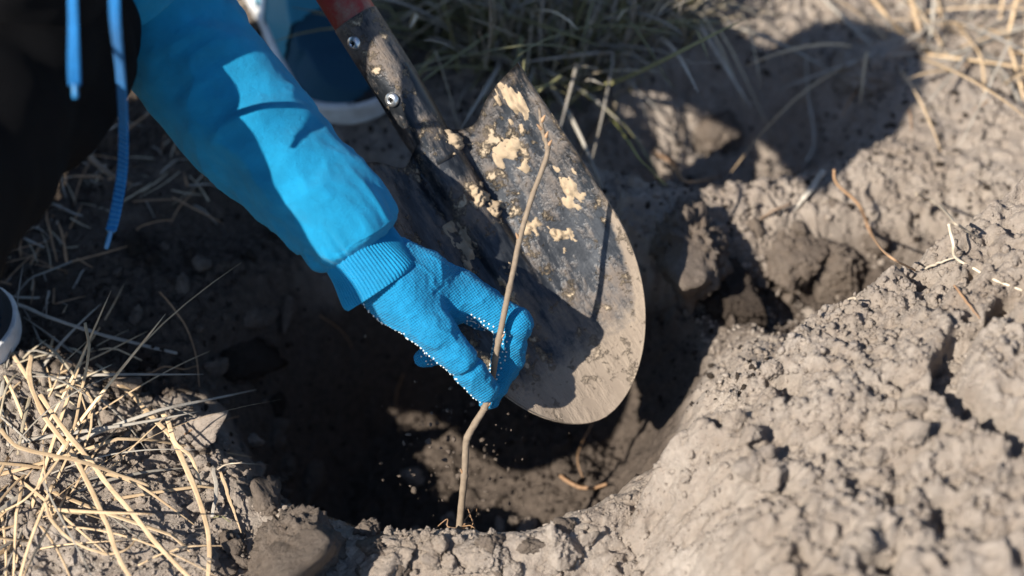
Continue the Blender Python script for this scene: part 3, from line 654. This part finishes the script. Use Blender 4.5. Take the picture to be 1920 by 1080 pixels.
# ------------------------------------------------------------------ sapling
SAP = [(1011, 200, 1.800, .0013), (1014, 225, 1.800, .0018), (1019, 252, 1.801, .0021), (1027, 282, 1.802, .0026), (1016, 320, 1.803, .0026), (1000, 362, 1.804, .0027), (985, 410, 1.805, .0028), (973, 455, 1.806, .0029), (963, 505, 1.806, .0029), (951, 560, 1.807, .0030), (941, 610, 1.811, .0031), (930, 665, 1.822, .0032), (924, 705, 1.833, .0032), (917, 740, 1.838, .0033),
       (908, 766, 1.842, .0036), (892, 792, 1.845, .0037), (876, 822, 1.85, .0038), (873, 850, 1.855, .0036), (871, 890, 1.86, .0037), (866, 940, 1.868, .0038), (862, 985, 1.875, .0040), (858, 1040, 1.885, .0042)]
K2 = spline(np.array([[*U(a, b, d), r] for a, b, d, r in SAP]), 330); ts = np.linspace(0, 1, 330)
R2 = K2[:, 3].copy()
for c_, a_ in ((.085, .0008), (.11, .0007), (.135, .0010), (.24, .0005), (.33, .0006), (.41, .0005), (.50, .0006), (.665, .0009), (.76, .0006), (.86, .0007), (.05, .0006), (.065, .0006)): R2 += a_*np.exp(-((ts-c_)/.004)**2)
R2 *= .86+.07*fbm(ts[:, None]*60, 3, 270)
sap = thing('sapling', 'thin bare sapling stem held upright over the hole by the gloved hand', 'sapling')
Vt, Ft = tube(K2[:, :3], R2, 14); tm = M('sapling_bark', .75, .25); n_ = tm.noise(180, 4); tm.color(tm.mix(n_, (.11, .08, .056), (.28, .22, .155))); tm.bump(n_, .0008, .7)
obj('stem', Vt, Ft, tm.m, sap)
for t_, sgn in ((.055, 1), (.085, -1), (.11, 1), (.135, 1), (.33, -1), (.5, 1), (.665, 1), (.86, -1)):
    i = int(t_*329); p0 = K2[i, :3]; dr_ = nz(sgn*RT*.6+.8*nz(K2[i-3, :3]-K2[i+3, :3])-.3*FW); Vt, Ft = tube(np.array([p0, p0+dr_*.003, p0+dr_*.006, p0+dr_*.0078]), [.0018, .0017, .0010, .0003], 8); obj('bud', Vt, Ft, root_mat, sap)
for k in range(9):
    p0 = K2[315, :3]+rng.normal(size=3)*.002; dv = nz(rng.normal(size=3)+np.array([.6, -.2, -.2])); C = spline(np.array([p0, p0+dv*.012, p0+dv*.02+rng.normal(size=3)*.006, p0+dv*.028+rng.normal(size=3)*.01]), 14); Vt, Ft = tube(C, np.linspace(.0008, .0003, 14), 6); obj('root', Vt, Ft, root_mat, sap)

# ------------------------------------------------------------------ loose stems, leaves and roots
def strand(name, cat, label, mat, wpx, pts, flat=1.0, taper=.5, group=None, n=None):
    C = np.array([hit(p[0], p[1], p[2]) for p in pts]); n = n or 10*len(pts); C = spline(C, n); C = C+.0005*np.stack([vnoise(np.linspace(0, 9, n)[:, None]+i*50+pts[0][0], 7) for i in range(3)], -1)
    r = wpx*.36*.00048*(1-(1-taper)*np.abs(np.linspace(-.4, 1, n))**1.5); Vt, Ft = tube(C, np.maximum(r, .0003), 12, flat)
    if flat < .9:                                 # leaf-like: fold the strip along its middle and ruffle its edges
        k_ = np.arange(12); gr = 1-.55*np.abs(np.sin(k_*2*math.pi/12))**3; W_ = Vt[:-2].reshape(n, 12, 3); W_ = C[:, None]+(W_-C[:, None])*(gr[None, :, None]*(1+.22*vnoise(np.stack(np.meshgrid(np.linspace(0, 22, n), k_*.7, indexing='ij'), -1)+pts[0][0], 5))[..., None]); Vt[:-2] = W_.reshape(-1, 3)
    o = obj(name, Vt, Ft, mat); o['label'] = label; o['category'] = cat
    if group: o['group'] = group
    return o
def zl(pts): return [(x/2, 540+y/2, h) for x, y, h in pts]
strand('straw_stalk', 'straw stalk', 'long pale stem lying across the shaded soil at the level of the trainer toe', straw_grey, 11, zl([(-20, 35, .012), (90, 70, .014), (200, 115, .014), (350, 165, .012), (500, 205, .010), (665, 245, .008)]), .6, .9)
strand('straw_stalk', 'straw stalk', 'straw stalk standing up out of the straw with a bent top', straw, 8, zl([(320, 130, .075), (332, 240, .07), (305, 400, .06), (265, 560, .05), (200, 670, .04), (100, 790, .03), (-10, 850, .02)]), .5, .6)
strand('straw_stalk', 'straw stalk', 'broad straw running from the stem bundle steeply down to the bottom edge', straw, 14, zl([(118, 250, .03), (112, 340, .035), (160, 470, .04), (270, 620, .045), (340, 750, .04), (400, 880, .04), (440, 1000, .035), (490, 1090, .03)]), .3, .8)
strand('straw_stalk', 'straw stalk', 'straight broad straw slanting down right to the bottom edge', straw, 14, zl([(150, 400, .05), (250, 540, .05), (330, 640, .045), (450, 790, .04), (590, 960, .03), (720, 1095, .025)]), .3, .8)
strand('straw_stalk', 'straw stalk', 'straw lying nearly level across the two broad straws', straw, 12, zl([(0, 530, .06), (80, 600, .06), (300, 650, .06), (420, 690, .055), (560, 745, .045)]), .35, .5)
strand('folded_leaf', 'leaf', 'long folded dry leaf hanging down to the bottom edge right of the straw', straw, 15, zl([(440, 360, .015), (500, 400, .02), (560, 470, .028), (640, 560, .03), (700, 680, .028), (755, 820, .022), (785, 950, .02), (778, 1095, .02)]), .25, .7)
strand('folded_leaf', 'leaf', 'short curled leaf tip at the bend of the long folded leaf', straw, 14, zl([(535, 468, .025), (590, 462, .035), (625, 490, .035), (660, 580, .035), (720, 640, .03), (755, 740, .02)]), .25, .4)
strand('root', 'root', 'orange forked root at the shadow edge beyond the folded leaf', root_mat, 6, zl([(690, 550, .006), (735, 525, .012), (790, 520, .016), (845, 498, .02), (895, 480, .022)]), 1, .4)
strand('thin_fibre', 'fibre', 'hair-thin straight fibre crossing the orange forked root', straw_grey, 2.5, zl([(600, 428, .02), (740, 485, .02), (895, 552, .015)]), 1, .8)
strand('dry_leaf', 'leaf', 'grey strap leaf hanging on the lit soil below the orange root', straw_grey, 11, zl([(800, 672, .012), (812, 760, .012), (795, 860, .004)]), .25, .8)
strand('dry_leaf', 'leaf', 'pale pointed leaf blade beside the grey strap leaf', straw, 9, zl([(828, 690, .014), (860, 790, .012), (905, 920, .004)]), .25, .3)
strand('root', 'root', 'pale thin root lying over the lit crumbs at the hole corner', root_pale, 4, zl([(800, 690, .01), (860, 660, .014), (930, 658, .014), (1000, 665, .01)]), 1, .5)
strand('root', 'root', 'thin root running down the shaded slope left of the hole', root_mat, 4, zl([(598, 15, .02), (650, 75, .012), (700, 150, .012), (735, 260, .012), (755, 440, .006)]), 1, .5)
strand('root', 'root', 'short brown root lying level on the shaded slope', root_mat, 5, zl([(500, 325, .004), (560, 318, .008), (620, 295, .01), (690, 305, .008), (745, 290, .004)]), 1, .5)
strand('straw_stalk', 'straw stalk', 'looped straw in the middle of the straw pile', straw, 8, zl([(225, 390, .03), (300, 368, .05), (345, 430, .055), (335, 540, .045), (305, 620, .03)]), .5, .6)
strand('straw_stalk', 'straw stalk', 'straw curling in a wide arc low on the lit soil', straw, 8, zl([(170, 800, .03), (200, 880, .03), (280, 950, .025), (400, 1000, .02), (480, 975, .02), (525, 920, .015)]), .5, .5)
strand('straw_stalk', 'straw stalk', 'thin straw lying level near the bottom edge', straw, 6, zl([(520, 1040, .01), (640, 985, .012), (760, 965, .012), (890, 970, .006)]), .6, .5)
strand('green_shoot', 'shoot', 'tiny yellow-green shoot below the grey strap leaf', grass_green, 5, zl([(800, 860, .003), (835, 858, .012), (866, 880, .012)]), .5, .3)
strand('twig', 'twig', 'thick brown twig lying in the shaded litter below the dark trousers', bark, 17, [(150, 278, .02), (180, 305, .02), (212, 330, .018), (246, 346, .012)], 1, .8)
strand('straw_stalk', 'straw stalk', 'grey stem lying on the shaded soil left of the long drawstring', straw_grey, 10, [(35, 352, .01), (90, 378, .012), (155, 406, .006)], .7, .6)
strand('root', 'root', 'dark root bent down the shaded soil at the picture edge', root_mat, 8, [(70, 328, .02), (85, 395, .014), (98, 450, .01), (106, 490, .006)], 1, .6)
strand('root', 'root', 'thin reddish root right of the long drawstring tip', root_mat, 4, [(238, 446, .004), (275, 420, .01), (325, 412, .006)], 1, .5)
strand('root', 'root', 'thin brown bent root standing above the far slope', root_mat, 9, [(1563, 318, .07), (1570, 345, .06), (1610, 385, .05), (1635, 440, .04), (1665, 478, .03), (1715, 506, .006)], 1, .6)
strand('root', 'root', 'white root sticking up behind the crest of the heap', root_pale, 8, [(1718, 362, .06), (1755, 382, .05), (1785, 412, .04), (1810, 432, .025), (1834, 446, .006)], 1, .5)
strand('root', 'root', 'pale forked root on the crest of the heap', root_pale, 8, [(1778, 420, .05), (1788, 455, .03), (1792, 482, .012), (1830, 506, .008), (1870, 526, .006), (1918, 545, .003)], 1, .6)
strand('root', 'root', 'short pale rootlet lying left of the forked root', root_pale, 7, [(1735, 503, .004), (1762, 492, .01), (1790, 483, .012)], 1, .5)
strand('root', 'root', 'tiny white rootlet at the edge of the heap', root_pale, 5, [(1590, 560, .008), (1603, 559, .012), (1612, 570, .004)], 1, .5)
strand('root', 'root', 'orange rootlet hanging over the upper part of the heap', root_mat, 6, [(1790, 535, .006), (1815, 570, .008), (1838, 598, .003)], 1, .5)
strand('straw_stalk', 'straw stalk', 'pale stem standing in the large rounded shadow', straw_grey, 15, [(1511, 105, .03), (1515, 170, .03), (1527, 262, .02), (1510, 305, .006)], .5, .8)
strand('dry_leaf', 'leaf', 'grey leaf at the lower edge of the large rounded shadow', straw_grey, 20, [(1545, 318, .02), (1520, 355, .014), (1488, 392, .004)], .3, .5)
strand('twig', 'twig', 'small twig pointing out of the lower edge of the rounded shadow', bark, 9, [(1480, 383, .014), (1450, 395, .012), (1425, 412, .004)], 1, .6)
strand('twig', 'twig', 'crooked twig standing beside the right edge of the blade', bark, 15, [(1152, 212, .03), (1120, 240, .02), (1100, 268, .014), (1082, 302, .006)], 1, .9)
strand('green_grass_stalk', 'grass blade', 'yellow-green grass blade reaching from the tuft to the lit rim', straw_mat('yellow_green_blade', (.36, .36, .10)), 13, [(1090, 170, .06), (1150, 225, .05), (1200, 298, .03), (1250, 348, .008)], .3, .6)
strand('twig', 'twig', 'reddish twig lying on the far rim at the end of the green blade', root_mat, 11, [(1225, 285, .02), (1265, 308, .018), (1285, 340, .008), (1350, 332, .012)], 1, .6)
strand('root', 'root', 'dark root hanging on the shaded wall below the hand', root_mat, 6, [(757, 700, .006), (745, 730, .008), (741, 765, .004)], 1, .6)
strand('root', 'root', 'thick brown root poking out of the hole wall beside the heap', root_mat, 11, [(1050, 893, .006), (1078, 910, .012), (1105, 915, .012), (1138, 908, .008)], 1, .8)
strand('root', 'root', 'thin rootlet dangling below the tip of the blade', root_mat, 4, [(1112, 792, .03), (1092, 830, .02), (1082, 862, .014), (1092, 896, .008)], 1, .7)
strand('root', 'root', 'thin brown root on the dark slope left of the glove', root_mat, 4, [(600, 592, .008), (640, 620, .01), (662, 655, .005)], 1, .5)

def blade_mesh(mat, length, width, lean, droop, seed, kink=False):
    g = np.random.default_rng(seed); n = 12; t = np.linspace(0, 1, n)
    an = math.atan(lean); x = math.sin(an)*t*length+droop*length*.6*t**2.5; z = math.cos(an)*length*t-droop*length*.5*t**3; y = .05*length*np.sin(t*3+seed)
    if kink: k_ = g.uniform(.4, .7); z = z-np.maximum(t-k_, 0)*length*1.3; x = x+np.maximum(t-k_, 0)*length*.5
    C = np.stack([x, y, z], -1); Vt, Ft = tube(C, width*.5*np.sqrt(np.clip(1-t**2.2, .02, 1)), 6, .13); return mesh_np('blade', Vt, Ft, mat)
def tuft(name, label, cat, spots, n, mats, length, width, group=None, lean=(.1, 1.0), seed=0):
    g = np.random.default_rng(seed); t = thing(name, label, cat, group); c0 = hit(*spots[0][:2]); t.location = c0
    lib = [blade_mesh(mats[i % len(mats)], g.uniform(*length), g.uniform(*width), g.uniform(*lean), g.uniform(.1, .7), seed*50+i, i % 5 == 0) for i in range(30)]
    for i in range(n):
        px, py, sp = spots[g.integers(len(spots))]; P = hit(px+g.normal()*sp, py+g.normal()*sp*.55)
        o = link('blade', lib[g.integers(30)], t); o.location = Vector(P-c0-[0, 0, .004]); o.rotation_euler = (g.normal()*.25, g.normal()*.25, g.uniform(0, 6.28)); o.scale = (g.uniform(.7, 1.2),)*3
    return t
tuft('grass_tuft', 'shaded grass tuft of green and weathered blades right beside the shovel socket', 'grass tuft', [(850, 70, 50), (930, 120, 45), (820, 20, 45)], 280, (grass_green, grass_dead, grass_green, straw_grey), (.09, .22), (.0024, .0055), seed=1)
tuft('grass_tuft', 'shaded grass tuft with long grey blades left of the rounded shadow', 'grass tuft', [(1050, 90, 55), (1130, 60, 55), (1010, 20, 50), (1090, 160, 40)], 290, (grass_dead, grass_green, straw_grey), (.09, .23), (.0024, .0060), seed=2)
tuft('grass_tuft', 'pale-bladed grass tuft at the top edge above the rounded shadow', 'grass tuft', [(1210, 20, 45), (1260, 60, 35)], 140, (straw_grey, grass_dead, grass_green), (.09, .22), (.003, .0070), seed=3)
tuft('straw_tuft', 'sunlit dry straw tuft filling the bottom corner below the trainer toe', 'straw tuft', [(20, 860, 50), (60, 960, 55), (10, 1020, 40), (110, 900, 40)], 85, (straw, straw, straw, straw_grey), (.08, .22), (.0014, .0048), lean=(1.6, 9), seed=4)
tuft('straw_tuft', 'bundle of weathered straw stems just above the sunlit straw', 'straw tuft', [(60, 720, 45), (130, 710, 45), (10, 690, 25)], 75, (straw_grey, grass_dead, straw), (.05, .11), (.002, .0045), lean=(6, 20), seed=5)
tuft('straw_tuft', 'blurred sunlit straw in the far corner beyond the heap', 'straw tuft', [(1760, 40, 70), (1850, 60, 60), (1700, 100, 45)], 70, (straw, straw_grey), (.08, .20), (.003, .006), lean=(1.2, 5), seed=6)
lib = [blade_mesh((straw_grey, root_mat, grass_dead)[i % 3], rng.uniform(.015, .07), rng.uniform(.001, .0032), rng.uniform(3, 30), rng.uniform(0, .4), 900+i, i % 3 == 0) for i in range(16)]
for box, n, lab in (((20, 215, 420, 400), 70, 'bit of weathered straw in the shaded litter between trousers and sleeve'), ((0, 400, 150, 580), 45, 'bit of weathered straw on the shaded soil at the picture edge'), ((1600, 60, 1900, 220), 20, 'blurred bit of straw on the far sunlit soil')):
    for i in range(n):
        P = hit(rng.uniform(box[0], box[2]), rng.uniform(box[1], box[3])); o = link('straw_bit', lib[rng.integers(16)]); o.location = Vector(P+[0, 0, .002]); o.rotation_euler = (rng.normal()*.15, rng.normal()*.12-.05, rng.uniform(0, 6.28))
        o['label'] = lab; o['category'] = 'straw'; o['group'] = lab.replace('bit of ', '').replace('blurred ', '')
